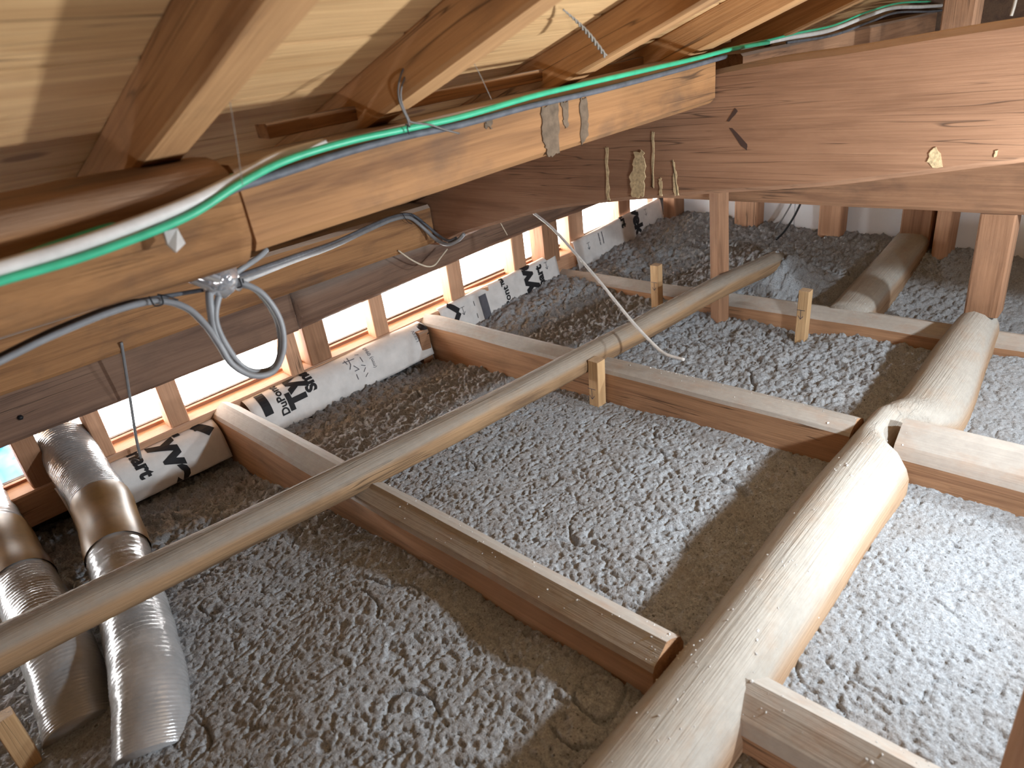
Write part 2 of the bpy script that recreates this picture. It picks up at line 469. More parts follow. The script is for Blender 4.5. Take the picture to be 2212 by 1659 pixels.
# tie beam: curved log sawn flat on two sides; outline in y,z
tie_top = [(-3.0, -0.12), (-2.0, -0.03), (-1.0, -0.018), (0.0, -0.045), (0.283, -0.058), (0.60, -0.078), (0.916, -0.099), (1.3, -0.17), (1.7, -0.30), (2.05, -0.42), (2.30, -0.505)]
tie_bot = [(2.30, -0.665), (2.14, -0.665), (1.973, -0.607), (1.587, -0.502), (1.297, -0.452), (1.096, -0.432), (0.913, -0.410), (0.717, -0.391), (0.605, -0.378), (0.494, -0.362), (0.393, -0.347), (0.238, -0.322), (0.0, -0.292), (-1.0, -0.25), (-2.0, -0.27), (-3.0, -0.38)]
def dense(pts, n=6):
    pp = smooth_path([(0, a, b) for a, b in pts], n)
    return [(p.y, p.z) for p in pp]
def tie_beam():
    top, bot = dense(tie_top), list(reversed(dense(tie_bot)))
    ys = np.linspace(-2.99, 2.29, 110)
    tz = np.interp(ys, [p[0] for p in top], [p[1] for p in top])
    bz = np.interp(ys, [p[0] for p in bot], [p[1] for p in bot])
    V, F = [], []
    x0, x1, c = 1.722, 1.885, 0.012
    for i, yy in enumerate(ys):
        wv = 0.004 * mnoise.noise(Vector((yy * 4, 1.7, 0)))
        for (dx, top_, dz) in ((x0 + 0.006, False, c * 0.6), (x0, False, c), (x0, 'm', 0), (x0, True, -c), (x0 + c, True, 0), (x1 - c, True, 0), (x1, True, -c), (x1, False, c), (x1 - c, False, 0), (x0 + c, False, 0)):
            if top_ == 'm': zz = (tz[i] + bz[i]) / 2
            elif top_: zz = tz[i] + dz + wv
            else: zz = bz[i] + dz + wv
            # local x is along the length (world y), so the grain follows the beam
            V.append((yy, -dx, zz))
    n = 10
    for i in range(len(ys) - 1):
        for k in range(n):
            a, b2 = i * n + k, i * n + (k + 1) % n
            F.append((a, a + n, b2 + n, b2))
    F.append(tuple(range(n))); F.append(tuple(reversed(range((len(ys) - 1) * n, len(ys) * n))))
    # rotate so that local +x -> world +y, local y -> world -x
    m = Matrix(((0, -1, 0, 0), (1, 0, 0, 0), (0, 0, 1, 0), (0, 0, 0, 1)))
    o = mesh_obj('tie_beam', V, F, M_TIE, matrix=m)
    bm = bmesh.new(); bm.from_mesh(o.data); bmesh.ops.recalc_face_normals(bm, faces=bm.faces); bm.to_mesh(o.data); bm.free()
    return o
tie = tag(tie_beam(), 'big curved brown tie beam with mud streaks spanning the upper right', 'beam')

# far cross beam resting on posts
cross = timber('cross_beam', (2.67, 2.20, -0.555), (2.67, -2.99, -0.555), 0.10, 0.19, M_PLATE, rows=50, wob=0.004, seed=31)
tag(cross, 'reddish brown cross beam on posts behind the curved tie beam', 'beam')

post_a = timber('thin_post', (2.575, 1.335, -1.22), (2.585, 1.355, -0.56), 0.055, 0.06, M_STUD_DK, rows=8, seed=41)
tag(post_a, 'slim brown post standing behind the round pole', 'post')
post_b = timber('square_post', (2.665, 0.395, -1.0), (2.665, 0.400, -0.651), 0.095, 0.10, M_STUD_DK, rows=8, seed=42)
tag(post_b, 'stout brown post standing on the end of the rear log', 'post')
post_c = timber('roof_post', (2.67, 0.60, -0.459), (2.67, 0.60, 0.05), 0.09, 0.09, M_PLATE, rows=6, seed=43)
tag(post_c, 'short post between the cross beam and roof at the top right corner', 'post')
post_d = timber('near_post', (0.76, -0.060, -0.984), (0.76, -0.060, 0.22), 0.12, 0.12, M_STUD_DK, rows=10, seed=44)
tag(post_d, 'dark post cut off by the lower right corner', 'post')

# loose battens on top of the purlin
bat = timber('batten', (0.5343, 1.0400, -0.0615), (1.2849, 1.0400, -0.0474), 0.035, 0.022, M_PURLIN, rows=20, wob=0.002, seed=51)
tag(bat, 'loose thin batten with a rounded end lying on the orange purlin', 'batten')
bat = timber('batten', (0.0577, 1.0300, -0.0828), (0.2334, 1.0300, -0.0886), 0.03, 0.02, M_BOARD, rows=10, wob=0.002, seed=52)
tag(bat, 'short pale batten end lying on the hewn log purlin at the left edge', 'batten')
bat = timber('batten', (1.2670, 1.0900, -0.0707), (3.8257, 1.0900, 0.0179), 0.03, 0.018, M_PURLIN, rows=20, wob=0.002, seed=53)
tag(bat, 'long brown batten running above the cables over the tie beam', 'batten')

# ------------------------------------------------------------------ joists and floor logs
def joist(p0, p1, w, h, lab, top_c=0.33, seed=None, shape=None, bend=0.0):
    # flat sides, chamfered (waney) top; local y is sideways
    prof = [(0.5, -0.5), (0.5, 0.5 - top_c * 0.62), (0.44, 0.5 - top_c * 0.42), (0.5 - 0.36, 0.47), (0.05, 0.5), (-0.12, 0.47), (-0.40, 0.5 - top_c * 0.45), (-0.5, 0.5 - top_c * 0.8), (-0.5, -0.5)]
    sh = shape or (lambda t: (1, 1, 0, 0))
    o = timber('joist', p0, p1, w, h, M_JOIST, prof=prof, rows=30, wob=0.004, seed=seed, shape=sh)
    return tag(o, lab, 'joist')
HJ = 0.26
joist((0.768, 0.49, -0.985 - HJ / 2), (0.762, 2.30, -0.982 - HJ / 2), 0.105, HJ, 'dusty joist under the near end of the round pole, left of the big log', 0.25, 61)
joist((1.715, 0.485, -0.985 - HJ / 2), (1.722, 2.30, -0.985 - HJ / 2), 0.112, HJ, 'dusty joist crossed by the middle of the round pole, with a marked stake against it', 0.2, 62)
joist((2.665, -2.9, -1.062 - 0.1), (2.665, 2.30, -1.062 - 0.1), 0.125, 0.20, 'low dusty joist farthest back, under the slim post and stakes', 0.3, 63)
joist((1.712, 0.375, -0.955 - HJ / 2), (1.712, -2.9, -0.945 - HJ / 2), 0.15, HJ, 'thick pale joist end right of the log neck, at the right edge', 0.36, 64)
joist((0.768, 0.36, -0.985 - HJ / 2), (0.768, -2.9, -0.985 - HJ / 2), 0.12, HJ, 'pale joist leaving the big log at the bottom right', 0.25, 65)

LOGP = [(0.50, -0.25), (0.50, 0.12), (0.42, 0.34), (0.25, 0.46), (0.05, 0.5), (-0.16, 0.475), (-0.36, 0.405), (-0.455, 0.31), (-0.495, 0.22), (-0.5, -0.3), (-0.35, -0.5), (0.35, -0.5)]
def sstep(a, b, x):
    k = min(1, max(0, (x - a) / (b - a))); return k * k * (3 - 2 * k)
def log_shape(t):
    x = -1.85 + t * 4.58
    notch = sstep(1.58, 1.67, x) * (1 - sstep(1.79, 1.82, x))        # cut away on the right where a joist end meets it
    far = sstep(1.80, 1.95, x)
    left, right = 0.490, 0.316 - 0.030 * far + 0.05 * sstep(2.0, 2.7, x) + 0.070 * notch
    left -= 0.012 * far
    if x > 2.66:
        k = (x - 2.66) / 0.07; left -= 0.03 * k * k; right += 0.03 * k * k
    return ((left - right) / 0.174, 1 - 0.05 * notch - 0.06 * sstep(2.66, 2.73, x), (left + right) / 2 - 0.403 + 0.003 * math.sin(x * 6), 0.003 * math.sin(x * 5 + 1) - 0.028 * far)
log1 = timber('floor_log', (-1.85, 0.403, -1.115), (2.73, 0.403, -1.115), 0.174, 0.31, M_LOG, prof=LOGP, rows=200, wob=0.004, shape=log_shape, smooth=True, seed=71)
tag(log1, 'big pale dusty log running from the bottom centre to the stout post', 'log')
log3 = timber('floor_log', (2.66, 0.835, -1.125), (XF - 0.02, 0.885, -1.085), 0.165, 0.17, M_LOG, prof=round_profile(16, 3.2), rows=24, wob=0.004, smooth=True, seed=73)
tag(log3, 'sawn log end in front of the white gable wall at the right', 'log')

pole = timber('round_pole', (-1.0, 1.575, -0.945), (2.99, 1.262, -0.985), 0.088, 0.092, M_POLE, prof=round_profile(18, 2.1), rows=80, wob=0.004, smooth=True, seed=81,
              shape=lambda t: (1.02 + 0.05 * math.sin(6 * t), 1, 0.012 * math.sin(3.1 * t * 2 + .5), 0.006 * math.sin(9 * t) - 0.02 * sstep(0.85, 1.0, t)))
tag(pole, 'long slender barkless pole lying across the joists', 'pole')

# ------------------------------------------------------------------ eaves wall: sill, studs
sill = timber('sill_plate', (-1.85, 2.352, -1.06), (XF - 0.01, 2.352, -1.045), 0.125, 0.11, M_STUD, rows=40, wob=0.002, seed=91, cham=0.04)
tag(sill, 'pinkish sill plate under the row of vent openings', 'sill')
o = timber('sill_strip', (-1.85, 2.385, -1.006), (XF - 0.01, 2.385, -0.986), 0.02, 0.018, M_SILLRED, rows=30, wob=0.001, seed=92)
tag(o, 'thin reddish strip along the outer edge of the sill plate', 'strip')
o = timber('drip_board', (-1.85, 2.43, -1.042), (XF - 0.01, 2.43, -1.005), 0.016, 0.06, M_DARK, rows=30, wob=0.002, seed=93)
tag(o, 'weathered grey board edge along the foot of the vent openings', 'board')

studs = [  # x0, x1, y0, y1, lean, material, label
    (0.010, 0.055, 2.30, 2.37, 0.0, M_STUD, 'pinkish stud at the left edge beside the blue tarpaulin gap'),
    (0.155, 0.215, 2.30, 2.37, 0.0, M_STUD_DK, 'brown stud left of the large silver duct'),
    (0.350, 0.395, 2.30, 2.37, 0.0, M_STUD, 'orange stud right of the large silver duct'),
    (0.575, 0.640, 2.30, 2.36, 0.0, M_STUD, 'pinkish stud at the wall end of the near dusty joist'),
    (1.035, 1.090, 2.29, 2.36, 0.0, M_STUD, 'pale leaning stud touching the hanging cable loop'),
    (1.130, 1.225, 2.30, 2.39, 0.0, M_STUD_DK, 'thick dark round edged stud under the start of the eaves log'),
    (1.445, 1.515, 2.30, 2.36, 0.0, M_STUD, 'pinkish stud left of the middle joist end'),
    (1.880, 1.965, 2.30, 2.36, 0.0, M_STUD, 'pinkish stud beside the small loose block'),
    (2.310, 2.400, 2.30, 2.38, 0.0, M_STUD, 'wide pink stud with a dark crack left of the brown corner stud'),
    (2.520, 2.640, 2.28, 2.38, 0.0, M_STUD_DK, 'wide brown stud at the wall end of the farthest joist'),
    (2.755, 2.880, 2.30, 2.38, 0.0, M_STUD, 'pink stud with a nail hole right of the white cable'),
    (3.210, 3.330, 2.30, 2.38, 0.0, M_STUD, 'pink stud near the far corner of the eaves wall'),
]
for i, (x0, x1, y0, y1, ln, mt, lab) in enumerate(studs):
    zt = -0.815 if x0 < 1.1 else (-0.77 if x0 < 1.3 else -0.775)
    o = timber('stud', ((x0 + x1) / 2, (y0 + y1) / 2, -1.004), ((x0 + x1) / 2 + ln, (y0 + y1) / 2, zt), y1 - y0, x1 - x0, mt, rows=5, wob=0.001, seed=100 + i, up=(1, 0, 0), prof=chamfer_profile(0.05))
    tag(o, lab, 'stud', 'studs between the vent openings')
o = timber('loose_block', (1.985, 2.335, -0.990), (2.10, 2.300, -0.988), 0.05, 0.02, M_STUD, rows=3, seed=120)
tag(o, 'small loose pink block lying on the sill plate', 'block')
o = timber('loose_block', (2.40, 2.32, -0.990), (2.50, 2.318, -0.988), 0.05, 0.02, M_STUD, rows=3, seed=121)
tag(o, 'small pink offcut on the sill plate beside the brown corner stud', 'block')

# gable wall studs
gs = [(2.255, 2.17, M_STUD_DK, 3.60, 'brown stud in the far corner beside the black edge'),
      (1.800, 1.665, M_STUD, 3.62, 'pale stud left of the thin black and grey lines on the gable wall'),
      (1.330, 1.215, M_STUD, 3.62, 'pale stud in the middle of the gable wall'),
      (0.935, 0.800, M_STUD_DK, 3.60, 'wide brown stud behind the sawn log end'),
      (0.775, 0.712, M_STUD, 3.54, 'thin pale marked stud right of the sawn log end'),
      (0.30, 0.20, M_STUD_DK, 3.60, 'brown stud at the right edge of the gable wall')]
for i, (ya, yb, mt, xf, lab) in enumerate(gs):
    o = timber('gable_stud', ((xf + XF) / 2 - 0.004, (ya + yb) / 2, -1.31), ((xf + XF) / 2 - 0.004, (ya + yb) / 2, -0.30), XF - xf - 0.008, ya - yb, mt, rows=6, wob=0.0015, seed=130 + i, up=(0, 1, 0))
    tag(o, lab, 'stud', 'studs on the white gable wall')
o = box('corner_strip', (3.60, 2.285, -1.2), (3.69, 2.292, -0.80), M_BLACK)
tag(o, 'black strip in the far corner beside the white wrap', 'strip')

# ------------------------------------------------------------------ house wrap strips with print
def wrap_surface(x, s, zt, r, y0):
    """Point on the wrap: s metres below the top edge; rolls over with radius r and then hangs."""
    a = s / r
    lim = math.radians(78)
    wav = 0.004 * mnoise.noise(Vector((x * 7, s * 9, zt)))
    if a < lim:
        return (x, y0 - r * math.sin(a) + wav, zt - r * (1 - math.cos(a)))
    e = s - lim * r
    return (x, y0 - r * math.sin(lim) - e * math.cos(lim) + wav, zt - r * (1 - math.cos(lim)) - e * math.sin(lim))

def text_mesh(body, size, bold=0.0):
    cu = bpy.data.curves.new('print', 'FONT')
    cu.body = body; cu.size = size; cu.offset = bold; cu.resolution_u = 3
    ob = bpy.data.objects.new('print', cu)
    me = bpy.data.meshes.new_from_object(ob)
    bm = bmesh.new(); bm.from_mesh(me)
    bmesh.ops.triangulate(bm, faces=bm.faces)
    bpy.data.objects.remove(ob); bpy.data.curves.remove(cu); bpy.data.meshes.remove(me)
    return bm

def wrap_strip(name, x0, x1, zt0, zt1, H, r, y0, lab, prints):
    prints = [q for p in prints for q in ([p] if p[0] in ('text', 'flip') else [(p[0], [poly]) + p[2:] for poly in p[1]])]
    f = lambda x: zt0 + (zt1 - zt0) * (x - x0) / (x1 - x0) + 0.004 * mnoise.noise(Vector((x * 9, 3.3, 0)))
    nx, ns = 40, 20
    V, F = [], []
    for i in range(nx + 1):
        x = x0 + (x1 - x0) * i / nx
        for j in range(ns + 1):
            V.append(wrap_surface(x, H * j / ns, f(x), r, y0))
    for i in range(nx):
        for j in range(ns):
            a = i * (ns + 1) + j
            F.append((a, a + 1, a + ns + 2, a + ns + 1))
    w = mesh_obj(name, V, F, M_WRAP, None, True)
    md = w.modifiers.new('thick', 'SOLIDIFY'); md.thickness = 0.0015; md.offset = -1
    tag(w, lab, 'house wrap')
    for (kind, data, u, s_base, size, bold, mt) in prints:
        if kind == 'flip':
            # print upside down: lines run downwards, letter tops towards the gable
            bm = text_mesh(data, size, bold)
            pts = lambda vx, vy: (u + vy, s_base + vx)
        elif kind == 'text':
            # lines run upwards: text x -> towards the top edge, text y -> towards -x of the wall
            bm = text_mesh(data, size, bold)
            pts = lambda vx, vy: (u - vy, s_base - vx)
        else:
            bm = bmesh.new()
            for poly in data:
                for a, b2 in zip(poly[:-1], poly[1:]):
                    d = Vector((b2[0] - a[0], b2[1] - a[1])); d.normalize(); nn = Vector((-d.y, d.x)) * size
                    d = d * size
                    q = [bm.verts.new((a[0] - d.x + nn.x, a[1] - d.y + nn.y, 0)), bm.verts.new((a[0] - d.x - nn.x, a[1] - d.y - nn.y, 0)), bm.verts.new((b2[0] + d.x - nn.x, b2[1] + d.y - nn.y, 0)), bm.verts.new((b2[0] + d.x + nn.x, b2[1] + d.y + nn.y, 0))]
                    bm.faces.new(q)
            pts = lambda vx, vy: (u + vx, s_base + vy)
        for v in bm.verts:
            uu, ss = pts(v.co.x, v.co.y)
            v.co = (uu, ss, 0)
        # cut into short pieces so that the print follows the roll, and trim at the edges of the strip
        for cut in list(np.arange(0.012, H, 0.012)):
            bmesh.ops.bisect_plane(bm, geom=bm.verts[:] + bm.edges[:] + bm.faces[:], plane_co=(0, cut, 0), plane_no=(0, 1, 0))
        for co, no in (((0, 0.001, 0), (0, -1, 0)), ((0, H - 0.001, 0), (0, 1, 0)), ((x0 + 0.001, 0, 0), (-1, 0, 0)), ((x1 - 0.001, 0, 0), (1, 0, 0))):
            bmesh.ops.bisect_plane(bm, geom=bm.verts[:] + bm.edges[:] + bm.faces[:], plane_co=co, plane_no=no, clear_outer=True)
        if not bm.verts:
            bm.free(); continue
        bm.verts.ensure_lookup_table()
        vv = []
        for v in bm.verts:
            xx, ss = v.co.x, v.co.y
            p = Vector(wrap_surface(xx, ss, f(xx), r, y0)); p2 = Vector(wrap_surface(xx, ss + 0.002, f(xx), r, y0))
            t = (p2 - p).normalized(); nrm = Vector((1, 0, 0)).cross(t)
            if nrm.y > 0: nrm = -nrm
            vv.append(p + nrm * 0.0016)
        ff = [tuple(v.index for v in fc.verts) for fc in bm.faces]
        bm.free()
        mesh_obj('print' if kind in ('text', 'flip') else 'pen_mark', vv, ff, mt, w)
    return w

ARROW = [[(0, 0), (0, 0.035)], [(-0.010, 0.024), (0, 0.036), (0.010, 0.024)], [(-0.012, 0.0), (0.012, 0.0)]]
def rect(u0, u1, s0, s1):   # solid block as a thick stroke
    return [[((u0 + u1) / 2, s0), ((u0 + u1) / 2, s1)]]
# bay left of the near joist
wrap_strip('house_wrap', 0.20, 0.702, -1.018, -1.022, 0.17, 0.075, 2.29, 'white printed wrap strip left of the near joist, behind the silver duct',
           [('flip', 'Smart', 0.415, -0.045, 0.064, 0.0028, M_INK), ('flip', 'Tyvek', 0.50, -0.055, 0.115, 0.006, M_INK), ('flip', 'DuPont', 0.63, -0.11, 0.045, 0.001, M_INK),
            ('strokes', [[(0, 0), (0.02, 0.03)]], 0.645, 0.015, 0.017, 0, M_INK)])
# bay between the near joist and the middle joist: rolled
wrap_strip('house_wrap', 0.822, 1.655, -1.008, -1.000, 0.18, 0.07, 2.292, 'rolled white wrap strip printed with large letters between near and middle joists',
           [('text', 'DuPont', 0.955, 0.135, 0.042, 0.0012, M_INK), ('text', 'Tyvek', 1.035, 0.125, 0.10, 0.006, M_INK), ('text', 'Smart', 1.088, 0.095, 0.060, 0.003, M_INK),
            ('strokes', rect(0, 0.03, 0.0, 0.06), 0.865, 0.03, 0.017, 0, M_INK),
            ('strokes', [[(0, 0.0), (0.05, 0.004)], [(0.028, -0.012), (0.024, 0.02), (0.012, 0.035)], [(0.01, -0.006), (0.012, 0.012)], [(0.034, 0.03), (0.048, 0.05), (0.03, 0.05)], [(0.03, 0.065), (0.03, 0.085)]], 1.235, 0.045, 0.0016, 0, M_INKGREY),
            ('strokes', [[(0.0, 0.0), (0.012, 0.006)], [(0.012, 0.02), (0.012, 0.04)], [(0.0, 0.05), (0.014, 0.058)], [(0.012, 0.066), (0.0, 0.078)], [(0.014, 0.09), (0.0, 0.10)]], 1.30, 0.035, 0.0014, 0, M_INKGREY),
            ('text', '(mm) 0963', 1.36, 0.12, 0.022, 0.0, M_INKGREY),
            ('text', 'LSESV', 1.60, 0.10, 0.022, 0.0, M_INKGREY)])
# bay between the middle joist and the farthest joist
wrap_strip('house_wrap', 1.78, 2.598, -0.985, -0.958, 0.16, 0.022, 2.30, 'upright white wrap strip with a grey block between middle and farthest joists',
           [('text', 'DuPont\u2122', 2.215, 0.215, 0.052, 0.0015, M_INK), ('text', 'Tyvek', 2.40, 0.21, 0.125, 0.007, M_INK), ('text', 'Smart', 2.475, 0.19, 0.066, 0.003, M_INK),
            ('strokes', rect(0, 0.03, 0.0, 0.08), 2.03, 0.065, 0.024, 0, M_INKGREY),
            ('strokes', [[(0, 0), (0.0, 0.02)], [(0, 0.06), (0, 0.08)]], 1.985, 0.05, 0.0016, 0, M_INK),
            ('strokes', [[(0, 0), (0.03, 0.03)], [(0.03, 0.055), (0.0, 0.085)]], 1.845, 0.02, 0.014, 0, M_INK),
            ('strokes', ARROW, 1.91, 0.05, 0.0012, 0, M_INKGREY), ('strokes', ARROW, 2.515, 0.035, 0.0012, 0, M_INKGREY)])
# bay between the farthest joist and the gable wall
wrap_strip('house_wrap', 2.745, 3.60, -0.940, -0.895, 0.18, 0.018, 2.29, 'upright white wrap strip ending at the black corner of the gable wall',
           [('flip', 'Tyvek', 3.30, -0.125, 0.11, 0.0065, M_INK), ('flip', 'Smart', 3.18, -0.10, 0.07, 0.003, M_INK),
            ('strokes', ARROW, 2.86, 0.05, 0.0012, 0, M_INKGREY), ('strokes', ARROW, 3.43, 0.03, 0.0012, 0, M_INKGREY),
            ('strokes', [[(0, 0), (0, 0.012)], [(0, 0.02), (0, 0.04)], [(0, 0.05), (0, 0.06)], [(0.03, 0.0), (0.03, 0.022)], [(0.03, 0.03), (0.03, 0.06)]], 2.96, 0.03, 0.0035, 0, M_INKGREY)])
# black tape patches at the wrap ends
def tape_patch(pts, lab):
    o = tube('tape_patch', pts, 0.016, M_BLACK, sides=8, sub=4, flat=1.0, rfun=lambda t, i: 0.013 + 0.004 * math.sin(3 * t + 1))
    tag(o, lab, 'tape')
tape_patch([(1.640, 2.262, -1.010), (1.645, 2.235, -1.022), (1.648, 2.222, -1.045)], 'black tape patch on the rolled wrap beside the middle joist')
tape_patch([(2.582, 2.272, -1.075), (2.588, 2.268, -1.09), (2.59, 2.266, -1.105)], 'black tape patch on the upright wrap beside the farthest joist')
o = timber('wrap_backing', (1.60, 2.245, -1.10), (1.652, 2.245, -1.10), 0.06, 0.16, M_PLATE, rows=3, seed=140)
tag(o, 'short brown block closing the rolled wrap beside the middle joist', 'block')

# blue tarpaulin seen outside through the left opening
V, F = [], []
for i in range(13):
    for j in range(7):
        V.append((-0.35 + i * 0.05, 3.3 + 0.03 * math.sin(i * 1.7 + j), -1.42 + j * 0.035 + 0.015 * math.sin(i * 1.3)))
for i in range(12):
    for j in range(6):
        a = i * 7 + j; F.append((a, a + 7, a + 8, a + 1))
tarp = mesh_obj('tarpaulin', V, F, M_BLUE, None, True)
md = tarp.modifiers.new('thick', 'SOLIDIFY'); md.thickness = 0.002
tag(tarp, 'blue tarpaulin outside the leftmost vent opening', 'tarpaulin')

# ------------------------------------------------------------------ blown insulation
def vnoise(x, y, seed):
    xi, yi = np.floor(x).astype(np.int64), np.floor(y).astype(np.int64)
    xf, yf = x - xi, y - yi
    def h(a, b):
        n = (a * 374761393 + b * 668265263 + seed * 1442695041) & 0x7fffffff
        n = ((n ^ (n >> 13)) * 1274126177) & 0x7fffffff
        n = n ^ (n >> 16)
        return (n & 0xffff) / 65535.0
    u, v = xf * xf * (3 - 2 * xf), yf * yf * (3 - 2 * yf)
    return (h(xi, yi) * (1 - u) + h(xi + 1, yi) * u) * (1 - v) + (h(xi, yi + 1) * (1 - u) + h(xi + 1, yi + 1) * u) * v

def worley(x, y, seed):
    xi, yi = np.floor(x).astype(np.int64), np.floor(y).astype(np.int64)
    best = np.full(x.shape, 9.0); second = np.full(x.shape, 9.0)
    for dx in (-1, 0, 1):
        for dy in (-1, 0, 1):
            a, b = xi + dx, yi + dy
            n = (a * 374761393 + b * 668265263 + seed * 1442695041) & 0x7fffffff
            n = ((n ^ (n >> 13)) * 1274126177) & 0x7fffffff
            n = n ^ (n >> 16)
            px = a + (n & 0xff) / 255.0; py = b + ((n >> 8) & 0xff) / 255.0
            d = np.hypot(x - px, y - py)
            second = np.minimum(second, np.maximum(best, d)); best = np.minimum(best, d)
    return best, second

CTRL = np.array([  # x, y, z of the settled surface
    (0.35, 0.9, -1.10), (0.2, 0.5, -1.10), (0.62, 0.6, -1.09), (0.62, 1.1, -1.085), (0.6, 1.6, -1.12), (0.62, 2.1, -1.20), (0.4, 1.9, -1.18), (0.1, 1.9, -1.20), (-0.2, 1.4, -1.17), (-0.05, 1.0, -1.13), (0.3, 1.4, -1.12), (0.35, 2.25, -1.17),
    (0.9, 2.15, -1.14), (1.25, 2.15, -1.14), (1.58, 2.15, -1.17), (1.0, 1.7, -1.12), (1.5, 1.8, -1.15), (1.2, 1.3, -1.115), (1.55, 1.3, -1.125), (1.0, 0.8, -1.11), (1.5, 0.8, -1.115), (1.25, 0.6, -1.125), (0.9, 1.2, -1.10),
    (1.9, 2.2, -1.12), (2.25, 2.2, -1.085), (2.55, 2.2, -1.075), (2.0, 1.8, -1.15), (2.4, 1.8, -1.15), (2.1, 1.2, -1.12), (2.45, 1.3, -1.18), (2.2, 0.7, -1.12), (2.5, 0.75, -1.14), (2.0, 0.6, -1.11), (2.5, 1.0, -1.19), (2.3, 1.0, -1.125),
    (2.8, 2.2, -1.085), (3.15, 2.2, -1.055), (3.5, 2.15, -1.015), (3.62, 2.05, -0.985), (2.98, 1.22, -1.01), (3.05, 1.36, -1.02), (3.64, 1.65, -1.03), (3.64, 1.25, -1.05), (3.64, 1.0, -1.05), (3.64, 0.7, -1.09), (3.64, 0.4, -1.12), (2.95, 1.8, -1.12), (3.3, 1.6, -1.06), (3.1, 1.2, -1.13), (3.4, 1.3, -1.07), (2.85, 1.1, -1.16), (3.0, 0.6, -1.17), (3.3, 0.5, -1.15), (2.85, 0.5, -1.17),
    (0.95, 0.25, -1.055), (1.3, 0.25, -1.065), (1.55, 0.2, -1.09), (1.2, -0.2, -1.06), (1.6, -0.4, -1.09), (0.6, 0.2, -1.08), (0.5, -0.5, -1.08), (0.1, 0.1, -1.10), (2.0, 0.2, -1.09), (2.4, 0.2, -1.11), (2.2, -0.3, -1.09), (3.2, -0.3, -1.14), (-1.0, 0.5, -1.12), (-1.0, -1.5, -1.12), (1.5, -2.0, -1.1), (3.3, -2.0, -1.1), (-1.3, 2.0, -1.2)])

def axis(breaks):
    out = [breaks[0][0]]
    for (a, st), (b, _) in zip(breaks[:-1], breaks[1:]):
        n = max(1, int(round((b - a) / st)))
        out += list(a + (b - a) * (np.arange(n) + 1) / n)
    return np.array(out)

